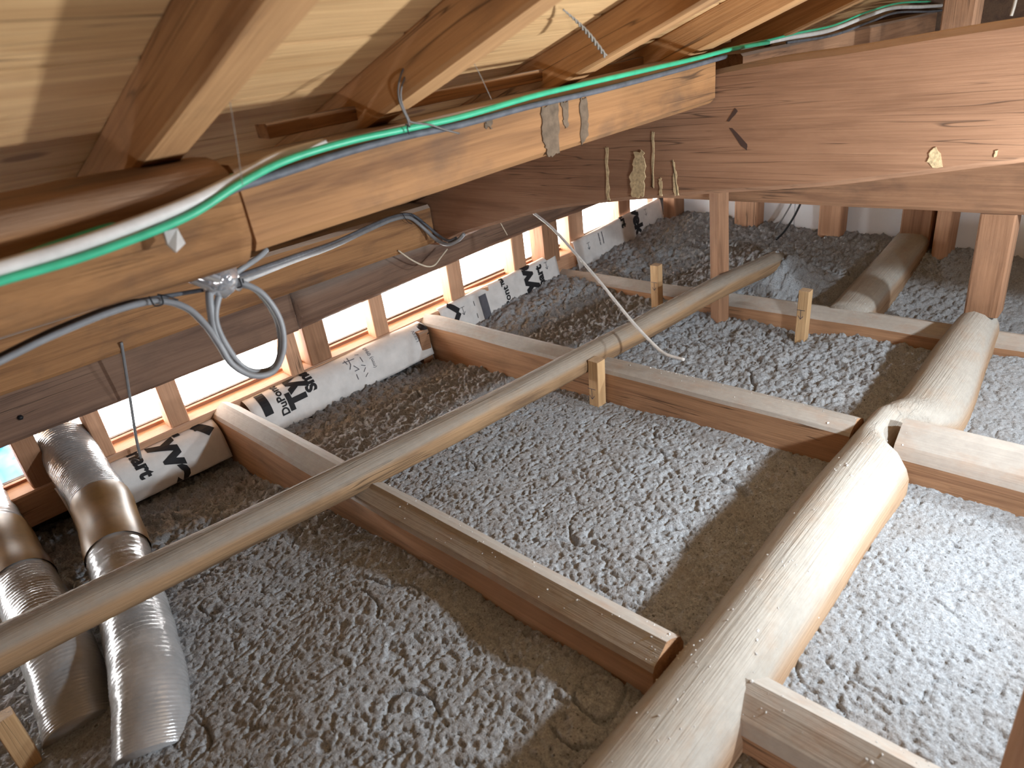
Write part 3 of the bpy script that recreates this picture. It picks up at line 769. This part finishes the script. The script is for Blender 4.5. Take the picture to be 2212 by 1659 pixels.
def insulation():
    xs = axis([(-1.88, 0.06), (-0.30, 0.005), (0.0, 0.0034), (1.9, 0.0050), (2.8, 0.0075), (XF - 0.001, 1)])
    ys = axis([(-2.95, 0.06), (-0.4, 0.006), (0.0, 0.0034), (1.5, 0.0046), (2.385, 1)])
    X, Y = np.meshgrid(xs, ys, indexing='ij')
    # settled base level
    num = np.zeros_like(X); den = np.zeros_like(X)
    for cx, cy, cz in CTRL:
        w = 1.0 / ((X - cx) ** 2 + (Y - cy) ** 2 + 0.012) ** 1.6
        num += w * cz; den += w
    base = num / den
    wx = X + 0.02 * (vnoise(X * 18, Y * 18, 5) - 0.5); wy = Y + 0.02 * (vnoise(X * 18, Y * 18, 6) - 0.5)
    rough = 0.75 + 0.5 * vnoise(X * 3, Y * 3, 9)
    soft = np.clip((Y - 0.35) / 0.25, 0, 1) * 0.55 + 0.45      # right of the log it is smoother
    f1, f2 = worley(wx * 26, wy * 26, 1)
    g1, g2 = worley(wx * 62 + 3, wy * 62, 2)
    z = base + 0.012 * (vnoise(X * 6, Y * 6, 3) - 0.5)
    z += rough * soft * (0.0026 * (0.55 - f1) + 0.0016 * (0.5 - g1))
    z += 0.0035 * soft * (vnoise(wx * 60, wy * 60, 11) - 0.5) + 0.0030 * (vnoise(wx * 130, wy * 130, 12) - 0.5) + 0.0022 * (vnoise(X * 240, Y * 240, 13) - 0.5)
    coarse = np.clip((X - 1.75) / 0.5, 0, 1) * np.clip((Y - 0.3) / 0.3, 0.35, 1) + np.clip((Y - 1.55) / 0.35, 0, 1)
    coarse = np.clip(coarse, 0, 1)          # blown looser and lumpier towards the eaves and the gable
    z += 0.085 * np.exp(-((X - 3.02) ** 2 / 0.022 + (Y - 1.25) ** 2 / 0.03))      # heaped over the far end of the pole
    z += 0.8 * coarse * (0.022 * (0.5 - f1) + 0.010 * (0.5 - g1) + 0.014 * (vnoise(wx * 34, wy * 34, 51) - 0.5) + 0.008 * (vnoise(wx * 80, wy * 80, 52) - 0.5))
    # a few open seams between clumps, and many small pits
    ck = np.abs(vnoise(wx * 12 + 2, wy * 12, 21) - 0.5); gate = np.clip((vnoise(X * 7, Y * 7, 22) - 0.56) * 8, 0, 1)
    z -= soft * gate * 0.018 * np.clip(1 - ck / 0.022, 0, 1)
    dens = 0.74 - 0.10 * vnoise(X * 4, Y * 4, 33)
    pit = np.clip((vnoise(wx * 88, wy * 88, 31) - dens) * 14, 0, 1) + 0.7 * np.clip((vnoise(wx * 160, wy * 160, 32) - 0.74) * 14, 0, 1)
    z -= 0.0062 * pit * (0.35 + 0.65 * soft)
    jx = X + (vnoise(X * 150, Y * 150, 41) - 0.5) * 0.004; jy = Y + (vnoise(X * 150, Y * 150, 42) - 0.5) * 0.004
    nx, ny = X.shape
    V = np.stack([jx, jy, z], -1).reshape(-1, 3)
    V[:, 0] = np.clip(V[:, 0], -1.89, XF - 0.002); V[:, 1] = np.clip(V[:, 1], -2.98, 2.41)
    i, j = np.meshgrid(np.arange(nx - 1), np.arange(ny - 1), indexing='ij')
    a = (i * ny + j).ravel()
    Fq = np.stack([a, a + ny, a + ny + 1, a + 1], -1)
    me = bpy.data.meshes.new('insulation')
    me.vertices.add(len(V)); me.vertices.foreach_set('co', V.ravel())
    me.loops.add(Fq.size); me.loops.foreach_set('vertex_index', Fq.ravel().astype(np.int32))
    me.polygons.add(len(Fq)); me.polygons.foreach_set('loop_start', (np.arange(len(Fq)) * 4).astype(np.int32))
    me.update(calc_edges=True); me.validate()
    me.polygons.foreach_set('use_smooth', np.ones(len(Fq), dtype=bool))
    me.materials.append(M_INSUL)
    o = bpy.data.objects.new('insulation', me); COL.objects.link(o)
    return o
ins = insulation()
tag(ins, 'grey blown cellulose insulation filling the bays between joists', 'insulation', kind='stuff')

# crumbs of insulation fallen on the timbers
def crumbs():
    V, F = [], []
    ico = bmesh.new(); bmesh.ops.create_icosphere(ico, subdivisions=1, radius=1.0)
    iv = np.array([v.co[:] for v in ico.verts]); iff = [tuple(v.index for v in f.verts) for f in ico.faces]; ico.free()
    spots = []
    for _ in range(150): spots.append((random.uniform(0.2, 1.75), random.gauss(0.40, 0.035), -0.962))
    for _ in range(60): spots.append((random.gauss(0.76, 0.03), random.uniform(0.5, 1.4), -0.986))
    for _ in range(40): spots.append((random.gauss(1.72, 0.025), random.uniform(0.5, 2.0), -0.984))
    for _ in range(50): spots.append((random.gauss(1.73, 0.02), random.gauss(1.05, 0.05), -0.980))
    for _ in range(40): spots.append((random.gauss(0.77, 0.03), random.gauss(0.47, 0.02), -0.982))
    for _ in range(40): spots.append((random.gauss(0.78, 0.03), random.uniform(0.0, 0.35), -0.986))
    for _ in range(30): spots.append((random.gauss(2.70, 0.03), random.gauss(0.74, 0.05), -1.062))
    from mathutils.bvhtree import BVHTree
    trees = []
    for ob in [o for o in COL.objects if o.name.split('.')[0] in ('joist', 'floor_log')]:
        mw = ob.matrix_basis
        trees.append(BVHTree.FromPolygons([mw @ v.co for v in ob.data.vertices], [tuple(p.vertices) for p in ob.data.polygons]))
    for x, y, z in spots:
        hit = max((h[0].z for h in (t.ray_cast(Vector((x, y, -0.5)), Vector((0, 0, -1))) for t in trees) if h[0] is not None), default=None)
        if hit is None or hit < -1.06 and y > 0.6 and x < 2.5: continue
        z = hit
        # keep crumbs on the crown of the timber, sunk a little into its dust
        s = random.uniform(0.0008, 0.0022) * (1.0 if random.random() < 0.85 else 1.8)
        n = len(V)
        sc = np.array([random.uniform(0.7, 1.4), random.uniform(0.7, 1.4), random.uniform(0.5, 0.9)]) * s
        for p in iv:
            V.append(tuple(p * sc * random.uniform(0.75, 1.25) + np.array((x, y, z))))
        F += [tuple(i + n for i in f) for f in iff]
    o = mesh_obj('insulation_crumbs', V, F, M_CRUMB)
    return tag(o, 'pale insulation crumbs scattered on the joists and big log', 'crumbs', kind='stuff')
crumbs()

# scrap of white tape stuck to the hewn log
sp = [(0.2892, 0.8720, -0.1408), (0.3030, 0.8660, -0.1394), (0.3059, 0.8640, -0.1588), (0.2925, 0.8660, -0.1668), (0.2883, 0.8720, -0.1564)]
sc = mesh_obj('tape_scrap', [Vector(p) + Vector((0, -0.004, 0)) for p in sp] + [Vector(p) + Vector((0, 0.003, 0)) for p in sp], [(0, 1, 2, 3, 4), (9, 8, 7, 6, 5)] + [(i, 5 + i, 5 + (i + 1) % 5, (i + 1) % 5) for i in range(5)], M_WHITE)
tag(sc, 'small scrap of white tape stuck on the hewn log purlin', 'tape')

# ------------------------------------------------------------------ depth stakes
def stake(p, h, w, lab, lean=(0, 0), arrow_z=None, face='x'):
    o = timber('depth_stake', p, (p[0] + lean[0], p[1] + lean[1], p[2] + h), w, w, M_STAKE, rows=4, wob=0.0008, up=(1, 0, 0), prof=chamfer_profile(0.05))
    tag(o, lab, 'stake', 'wooden insulation depth stakes')
    if arrow_z is not None:
        xf = p[0] - w / 2 - 0.0012
        s = 0.0011
        for (a, b2) in (((-0.4, 0.0), (0.4, 0.0)), ((0.0, 0.0), (0.0, -0.9)), ((-0.25, -0.6), (0.0, -0.95)), ((0.25, -0.6), (0.0, -0.95))):
            ya, za = p[1] + a[0] * w, arrow_z + a[1] * w
            yb, zb = p[1] + b2[0] * w, arrow_z + b2[1] * w
            d = Vector((yb - ya, zb - za)).normalized(); q = Vector((-d.y, d.x)) * s
            lx = lean[0] * ((za - p[2]) / h)
            V = [(xf + lx, ya + q.x, za + q.y), (xf + lx, ya - q.x, za - q.y), (xf + lx, yb - q.x, zb - q.y), (xf + lx, yb + q.x, zb + q.y)]
            mesh_obj('arrow_mark', V, [(0, 1, 2, 3)], M_INKGREY, o)
    return o
stake((1.632, 1.305, -1.25), 0.295, 0.042, 'marked wooden depth stake against the middle joist below the pole', (0, -0.012), -1.06)
stake((2.545, 1.635, -1.22), 0.288, 0.040, 'wooden depth stake standing behind the pole near the farthest joist', (0, 0), -1.01)
stake((2.54, 0.965, -1.24), 0.283, 0.040, 'wooden depth stake with an arrow leaning on the farthest joist', (0, -0.006), -1.035)
stake((-0.1205, 1.4376, -1.2000), 0.15, 0.038, 'yellowish stake end in the dark lower left corner', (0.0, 0.02))

# ------------------------------------------------------------------ silver ducts
def duct(name, pts, r, lab, tapes, seed=0):
    path = smooth_path(pts, 60)
    n = len(path)
    def rf(t, i):
        ridge = 0.0007 * math.sin(i * 2.2)
        return r * (1 + 0.035 * mnoise.noise(Vector((t * 9 + seed, 0, 0)))) + ridge
    o = tube(name, path, r, M_DUCT, sides=28, raw=True, rfun=rf)
    for v in o.data.vertices:
        nv = mnoise.noise_vector(v.co * 22 + Vector((seed, 0, 0)))
        v.co += nv * 0.0025
    tag(o, lab, 'duct', 'silver flexible ducts')
    for a, b2 in tapes:
        seg = path[int(a * n):int(b2 * n)]
        tube('tape_band', seg, r + 0.006, M_TAPE, o, sides=28, raw=True, rfun=lambda t, i: r * (1.045 + 0.02 * math.sin(9 * t)), cap=False)
    return o
duct('flexible_duct', [(0.285, 2.62, -0.86), (0.285, 2.40, -0.912), (0.27, 2.18, -0.972), (0.2598, 2.0156, -1.0200), (0.1841, 1.6540, -1.0800), (0.1153, 1.3631, -1.1050), (0.0534, 1.2253, -1.1700)], 0.074,
     'silver flexible duct with brown tape dropping from the vent opening, right one', [(0.475, 0.60)], 1)
duct('flexible_duct', [(-0.02, 2.50, -0.85), (-0.03, 2.30, -0.93), (0.0256, 2.4818, -1.0000), (0.0212, 2.0920, -1.0500), (0.0162, 1.8272, -1.0850), (0.0035, 1.5779, -1.1100), (-0.0246, 1.4361, -1.1800)], 0.072,
     'silver flexible duct with brown tape at the left edge', [(0.46, 0.60)], 2)

# ------------------------------------------------------------------ cables
def cable(name, pts, r, mat, lab, cat='cable', group=None, **kw):
    return tag(tube(name, pts, r, mat, **kw), lab, cat, group)
cable('green_cable', [(0.0492, 0.8400, -0.1455), (0.1127, 0.8480, -0.1444), (0.2034, 0.8520, -0.1419), (0.3145, 0.8580, -0.1294), (0.3997, 0.8700, -0.1070), (0.4810, 0.8880, -0.0934), (0.5857, 0.8940, -0.0866), (0.6915, 0.8960, -0.0861), (0.8215, 0.8960, -0.0847), (0.9995, 0.8960, -0.0754), (1.1376, 0.8960, -0.0720), (1.3837, 0.8960, -0.0677), (1.5816, 0.8960, -0.0640), (1.7698, 0.8960, -0.0581), (2.0073, 0.9100, -0.0595)], 0.0052, M_GREEN, 'bright green cable along the front of the orange purlin')
cable('white_cable', [(0.0538, 0.8450, -0.1361), (0.1183, 0.8550, -0.1337), (0.2106, 0.8600, -0.1290), (0.3231, 0.8680, -0.1164), (0.4087, 0.8850, -0.1022), (0.4773, 0.9050, -0.0904), (0.5688, 0.9300, -0.0873)], 0.0085, M_WHITE, 'thick whitish cable above the green cable at the left')
cable('grey_cable', [(0.2840, 0.8850, -0.1348), (0.3449, 0.8850, -0.1257), (0.3976, 0.8900, -0.1142), (0.4384, 0.8970, -0.1121), (0.4992, 0.9020, -0.1081), (0.5872, 0.9020, -0.1011), (0.6943, 0.9030, -0.0974), (0.8253, 0.9030, -0.0975), (1.0048, 0.9030, -0.0916), (1.2214, 0.9030, -0.0896), (1.4898, 0.9030, -0.0823), (1.7499, 0.9030, -0.0728)], 0.0058, M_DKGREY, 'dusty grey cable just below the green cable on the orange purlin')
cable('thin_green_cable', [(0.1402, 0.8720, -0.1301), (0.1715, 0.8800, -0.1274), (0.2597, 0.8950, -0.1206), (0.3428, 0.9100, -0.1101), (0.4306, 0.9250, -0.1002), (0.5121, 0.9400, -0.0892)], 0.0032, M_GREEN, 'thinner green cable behind the whitish cable at the left')
cable('white_cable', [(1.8736, 0.9250, -0.0593), (2.1622, 0.9250, -0.0573), (2.4764, 0.9250, -0.0578), (2.8058, 0.9250, -0.0352), (3.0967, 0.9250, -0.0209), (3.5117, 0.9250, -0.0340), (4.0987, 0.9250, -0.0419), (5.0521, 0.9250, -0.0116)], 0.007, M_WHITE, 'whitish cable crossing behind the top of the tie beam')
cable('thin_green_cable', [(1.7587, 0.9180, -0.0574), (1.9673, 0.9180, -0.0558), (2.2089, 0.9180, -0.0490), (2.4933, 0.9180, -0.0450), (2.7806, 0.9180, -0.0220), (3.1280, 0.9200, -0.0075), (3.5493, 0.9200, -0.0176)], 0.0035, M_GREEN, 'thin green cable riding on the whitish cable behind the tie beam')
cable('grey_cable', [(2.1475, 0.9180, -0.0690), (2.4999, 0.9180, -0.0733), (2.8367, 0.9180, -0.0535), (3.1407, 0.9200, -0.0389), (3.7075, 0.9200, -0.0589), (4.4371, 0.9200, -0.0558)], 0.004, M_DKGREY, 'dark cable under the whitish cable at the top right')

# looped cables and junction box hanging under the hewn log
LG = 'grey cables looped at the junction box'
cable('grey_cable', [(-0.0025, 1.0500, -0.2930), (0.1018, 1.0500, -0.2746), (0.1712, 1.0500, -0.2634), (0.2500, 1.0450, -0.2557), (0.3050, 1.0400, -0.2597), (0.3357, 1.0300, -0.2787), (0.3503, 1.0200, -0.3075), (0.3579, 1.0100, -0.3419), (0.3659, 1.0050, -0.3801), (0.3904, 1.0000, -0.4088), (0.4251, 1.0000, -0.4138), (0.4509, 1.0000, -0.3845), (0.4608, 1.0050, -0.3387), (0.4470, 1.0100, -0.2908), (0.4189, 1.0200, -0.2619)], 0.0052, M_GREY, 'grey cable from the left edge forming the hanging loop under the log', group=LG)
cable('grey_cable', [(0.4133, 1.0300, -0.2659), (0.4454, 1.0250, -0.2854), (0.4629, 1.0200, -0.3372), (0.4559, 1.0180, -0.3843), (0.4357, 1.0160, -0.4135), (0.4045, 1.0160, -0.4113), (0.3831, 1.0180, -0.3903), (0.3704, 1.0200, -0.3457), (0.3705, 1.0250, -0.3111), (0.3844, 1.0300, -0.2850), (0.3987, 1.0300, -0.2688)], 0.0052, M_GREY, 'second grey strand completing the hanging cable loop', group=LG)
cable('grey_cable', [(0.0002, 1.0600, -0.2894), (0.1055, 1.0600, -0.2704), (0.1755, 1.0600, -0.2588), (0.2558, 1.0600, -0.2531), (0.3125, 1.0600, -0.2602), (0.3805, 1.0600, -0.2700)], 0.0034, M_DKGREY, 'thin dark cable running straight from the left edge into the junction box', group=LG)
cable('grey_cable', [(0.3768, 1.0300, -0.2676), (0.3714, 1.0300, -0.2881), (0.3633, 1.0250, -0.3238), (0.3635, 1.0220, -0.3465)], 0.0062, M_GREY, 'short thick grey cable dropping from the junction box', group=LG)
cable('grey_cable', [(0.4208, 1.0400, -0.2696), (0.5011, 1.1500, -0.2958), (0.7708, 1.5000, -0.3802), (1.0527, 1.8000, -0.4531), (1.3603, 2.0500, -0.4982), (1.5171, 2.1200, -0.5064), (1.5951, 2.1250, -0.5186), (1.6453, 2.1200, -0.5669), (1.6672, 2.0800, -0.6174), (1.6713, 2.0200, -0.6355), (1.6854, 1.9700, -0.6203), (1.6883, 1.9300, -0.5926)], 0.0075, M_GREY, 'grey cable clipped to the brown purlin and sagging under the tie beam', group=LG)
cable('grey_cable', [(0.4231, 1.0500, -0.2656), (0.5074, 1.1600, -0.2921), (0.7730, 1.5000, -0.3728), (1.0670, 1.8200, -0.4489), (1.3632, 2.0500, -0.4873), (1.5232, 2.1250, -0.4977), (1.6101, 2.1300, -0.5118), (1.6614, 2.1200, -0.5600), (1.6842, 2.0800, -0.6071), (1.6813, 2.0200, -0.6235), (1.6915, 1.9800, -0.6119)], 0.006, M_DKGREY, 'darker cable beside the one clipped to the brown purlin', group=LG)
cable('grey_cable', [(0.4249, 1.0500, -0.2600), (0.4554, 1.0600, -0.2544), (0.4897, 1.0800, -0.2517), (0.5159, 1.1000, -0.2484)], 0.005, M_GREY, 'short grey cable going up behind the purlin joint', group=LG)

def junction_box():
    c = Vector((0.3901, 1.0350, -0.2475))
    e = empty('junction_box', c + Vector((0, 0, -0.03)))
    tag(e, 'clear plastic junction box under the purlin joint', 'junction box')
    # hexagonal clear cap with stepped neck
    ax = (Vector((0.4192, 1.0350, -0.2670)) - Vector((0.3658, 1.0350, -0.2271))).normalized()
    pts = [c - ax * 0.034, c - ax * 0.030, c - ax * 0.004, c, c + ax * 0.026, c + ax * 0.034]
    rad = [0.016, 0.022, 0.024, 0.028, 0.028, 0.018]
    tube('cap', pts, 0.02, M_PLASTIC, e, sides=10, raw=True, rfun=lambda t, i: rad[i])
    for k, dz in enumerate((-0.009, 0.004, 0.012)):
        tube('connector', [c - ax * 0.018 + Vector((0, 0, dz)), c + ax * 0.015 + Vector((0, 0, dz * 0.8))], 0.0045, (M_CREAM, M_WHITE, M_BLACK)[k], e, sides=8)
    tube('neck', [c + ax * 0.03, c + ax * 0.047], 0.009, M_WHITE, e, sides=10)
junction_box()

def ties(pts_list, lab):
    e = empty('cable_tie', pts_list[0][0])
    tag(e, lab, 'cable tie')
    for pts in pts_list: tube('tie_strand', pts, 0.0012, M_BLACK, e, sides=6)
ties([[(0.2951, 1.0350, -0.2486), (0.2963, 1.0300, -0.2623), (0.3079, 1.0300, -0.2635), (0.3110, 1.0350, -0.2524)], [(0.3066, 1.0350, -0.2496), (0.3175, 1.0300, -0.2553), (0.3298, 1.0300, -0.2651)]], 'black wire tie around the cables left of the junction box')
ties([[(0.4188, 1.0100, -0.2562), (0.4171, 1.0050, -0.2683), (0.4113, 1.0100, -0.2701)], [(0.4240, 1.0100, -0.2593), (0.4224, 1.0080, -0.2659)]], 'black wire tie at the top of the hanging loop')
ties([[(1.5536, 2.1100, -0.4901), (1.5719, 2.1100, -0.5263), (1.5912, 2.1100, -0.5418)], [(1.5958, 2.1100, -0.5036), (1.6142, 2.1050, -0.5256), (1.6510, 2.1000, -0.5524)]], 'black wire tie on the cable bend at the end of the brown purlin')
ties([[(0.6973, 0.8860, -0.0791), (0.6917, 0.8840, -0.0837), (0.6947, 0.8860, -0.0936)], [(0.6910, 0.8860, -0.0781), (0.6974, 0.8840, -0.0832)]], 'black tie binding the green and grey cables on the orange purlin')

o = cable('tie_wire', [(0.6972, 0.8860, -0.0831), (0.6946, 0.8840, -0.0720), (0.6830, 0.8800, -0.0468), (0.6842, 0.8800, -0.0276), (0.6966, 0.8800, -0.0060), (0.7109, 0.8800, 0.0047), (0.7144, 0.8800, 0.0006), (0.7024, 0.8800, -0.0116), (0.6907, 0.8820, -0.0295), (0.6896, 0.8840, -0.0474), (0.6975, 0.8850, -0.0710), (0.7034, 0.8850, -0.0773), (0.7394, 0.8850, -0.0867), (0.7659, 0.8840, -0.0978), (0.7959, 0.8830, -0.1082)], 0.0016, M_WIRE, 'grey tie wire with a tall loop standing above the green cable', 'wire', sides=6)
def twisted():
    pa, pb = Vector((0.9883, 0.8000, 0.0540)), Vector((1.0988, 0.8000, -0.0259))
    e = empty('twisted_cord', pb); tag(e, 'dusty twisted cord end dangling below the roof planks', 'cord')
    d = (pb - pa).normalized(); s = d.cross(Vector((0, 1, 0))).normalized(); q = d.cross(s)
    for ph in (0, math.pi):
        pts = []
        for i in range(60):
            t = i / 59
            rr = 0.0022 * min(1, 0.25 + t * 1.4)
            a = ph + t * 42
            pts.append(pa.lerp(pb, t) + s * math.cos(a) * rr + q * math.sin(a) * rr + Vector((0, 0, 0.006 * math.sin(t * 3.1))))
        tube('strand', pts, 0.0016, M_COB, e, sides=6, raw=True, rfun=lambda t, i: 0.0008 + 0.0012 * min(1, t * 1.6))
twisted()
for pts, lab in (([(0.3826, 0.8000, -0.0087), (0.3776, 0.8000, -0.0452), (0.3691, 0.8000, -0.1008)], 'fine cobweb thread hanging in front of the purlin joint'),
                 ([(0.7082, 0.7800, 0.0445), (0.7677, 0.8000, -0.0025), (0.8578, 0.8600, -0.0650)], 'fine cobweb thread hanging beside the middle rafter')):
    cable('cobweb_thread', pts, 0.0005, M_COB, lab, 'thread', sides=5)
cable('thread', [(2.0490, 2.1000, -0.6393), (2.0664, 2.1000, -0.6719), (2.0883, 2.1000, -0.7145)], 0.0018, M_CREAM, 'short pale thread hanging from the eaves log', 'thread', sides=6)
cable('thread', [(1.7000, 0.2976, -0.0171), (1.7000, 0.2987, -0.0359), (1.7000, 0.3005, -0.0503)], 0.003, M_COB, 'dusty thread above the tie beam in the top right corner', 'thread', sides=6)
cable('cream_cord', [(1.5210, 2.1350, -0.6286), (1.5665, 2.1200, -0.6789), (1.6209, 2.1100, -0.7184), (1.6634, 2.1100, -0.7272), (1.7114, 2.1200, -0.7093), (1.7607, 2.1300, -0.6891)], 0.0032, M_CREAM, 'thin cream cord sagging below the brown purlin', 'cord')
cable('white_cable', [(1.8600, 1.7242, -0.5374), (1.8400, 1.6021, -0.5962), (1.8000, 1.3964, -0.7363), (1.7700, 1.2472, -0.8487), (1.7500, 1.1456, -0.9127), (1.7400, 1.0908, -0.9358), (1.7400, 1.0231, -0.9409)], 0.0052, M_WHITE, 'thin white cable dropping from the tie beam to the middle joist')
cable('black_cable', [(3.5200, 1.3641, -0.8024), (3.5200, 1.3840, -0.8545), (3.5000, 1.4132, -0.9370), (3.4700, 1.4449, -1.0045), (3.4500, 1.4784, -1.0463)], 0.0055, M_BLACK, 'thin black cable falling in front of the white gable wall')
cable('grey_cable', [(3.6000, 1.4474, -0.8296), (3.6000, 1.4640, -0.8761), (3.5800, 1.5001, -0.9618), (3.5600, 1.5337, -1.0218)], 0.0045, M_GREY, 'thin grey line beside the black cable on the gable wall')  # thin grey line alongside the black cable, built as a tube
cable('grey_cable', [(3.6000, 1.8994, -0.8853), (3.5800, 1.9168, -0.9475), (3.5600, 1.9404, -1.0165)], 0.0035, M_GREY, 'short thin cable behind the slim post on the gable wall')
cable('grey_wire', [(0.4910, 2.1300, -0.6151), (0.4835, 2.1600, -0.6934), (0.4689, 2.2200, -0.8452), (0.4519, 2.2400, -0.9527), (0.4406, 2.2400, -1.0256)], 0.0045, M_GREY, 'grey wire hanging straight down in front of the left vent opening', 'wire')

# ------------------------------------------------------------------ stains, marks, nails as parts of their timbers
def px_x(pts): return [(p[1], p[2]) for p in pts]
XT = 1.722
blob('mud_smear', px_x([(1.7220, 1.1670, -0.3016), (1.7220, 1.1414, -0.2952), (1.7220, 1.1331, -0.3209), (1.7220, 1.1404, -0.4267), (1.7220, 1.1829, -0.4299), (1.7220, 1.1867, -0.3743)]), XT, 'x', M_MUD, tie, 0.003, 0.005, 7)
for q in ([(1.7220, 1.2715, -0.2855), (1.7220, 1.2630, -0.2855), (1.7220, 1.2670, -0.4419), (1.7220, 1.2775, -0.4423)], [(1.7220, 1.1073, -0.2453), (1.7220, 1.1012, -0.2455), (1.7220, 1.1061, -0.3987), (1.7220, 1.1124, -0.3989)],
          [(1.7220, 1.0435, -0.3204), (1.7220, 1.0377, -0.3241), (1.7220, 1.0242, -0.4155), (1.7220, 1.0392, -0.4187)], [(1.7220, 1.0883, -0.3720), (1.7220, 1.0806, -0.3718), (1.7220, 1.0803, -0.4203), (1.7220, 1.0881, -0.4206)]):
    blob('mud_streak', px_x(q), XT, 'x', M_MUD, tie, 0.0015, 0.0028, 9)
blob('mud_spot', px_x([(1.7220, 0.4074, -0.2974), (1.7220, 0.3977, -0.2907), (1.7220, 0.3837, -0.3099), (1.7220, 0.3798, -0.3311), (1.7220, 0.3972, -0.3333), (1.7220, 0.4098, -0.3197)]), XT, 'x', M_MUD, tie, 0.002, 0.002)
blob('mud_spot', px_x([(1.7220, 0.2894, -0.2978), (1.7220, 0.2848, -0.2969), (1.7220, 0.2859, -0.3097), (1.7220, 0.2904, -0.3115)]), XT, 'x', M_MUD, tie, 0.002, 0.001)
blob('knife_mark', px_x([(1.7220, 0.8609, -0.1934), (1.7220, 0.8532, -0.2003), (1.7220, 0.8752, -0.2240), (1.7220, 0.8829, -0.2238)]), XT, 'x', M_MARK, tie, 0.0008, 0.001)
blob('knife_mark', px_x([(1.7220, 0.8762, -0.2397), (1.7220, 0.8672, -0.2400), (1.7220, 0.8245, -0.2814), (1.7220, 0.8252, -0.2950), (1.7220, 0.8432, -0.2846)]), XT, 'x', M_MARK, tie, 0.0008, 0.001)
def px_y(pts): return [(p[0], p[2]) for p in pts]
YF = 0.9125
for q in ([(1.0410, 0.9125, -0.0992), (1.0896, 0.9125, -0.0988), (1.0840, 0.9125, -0.1897), (1.0491, 0.9125, -0.1923), (1.0351, 0.9125, -0.1553)], [(1.1598, 0.9125, -0.0992), (1.1828, 0.9125, -0.0985), (1.1809, 0.9125, -0.1697), (1.1532, 0.9125, -0.1908)],
          [(1.0996, 0.9125, -0.0984), (1.1199, 0.9125, -0.0976), (1.1167, 0.9125, -0.1438), (1.1047, 0.9125, -0.1455)], [(0.8884, 0.9125, -0.0973), (0.9069, 0.9125, -0.0984), (0.9015, 0.9125, -0.1147), (0.8877, 0.9125, -0.1127)]):
    blob('water_stain', px_y(q), YF, 'y', M_DRIP, purlin, 0.0005, 0.003, 8)
nail = tube('nail', [(0.2019, 2.2560, -0.7615), (0.2068, 2.3000, -0.7768)], 0.008, M_BLACK, plate, sides=6, sub=2)
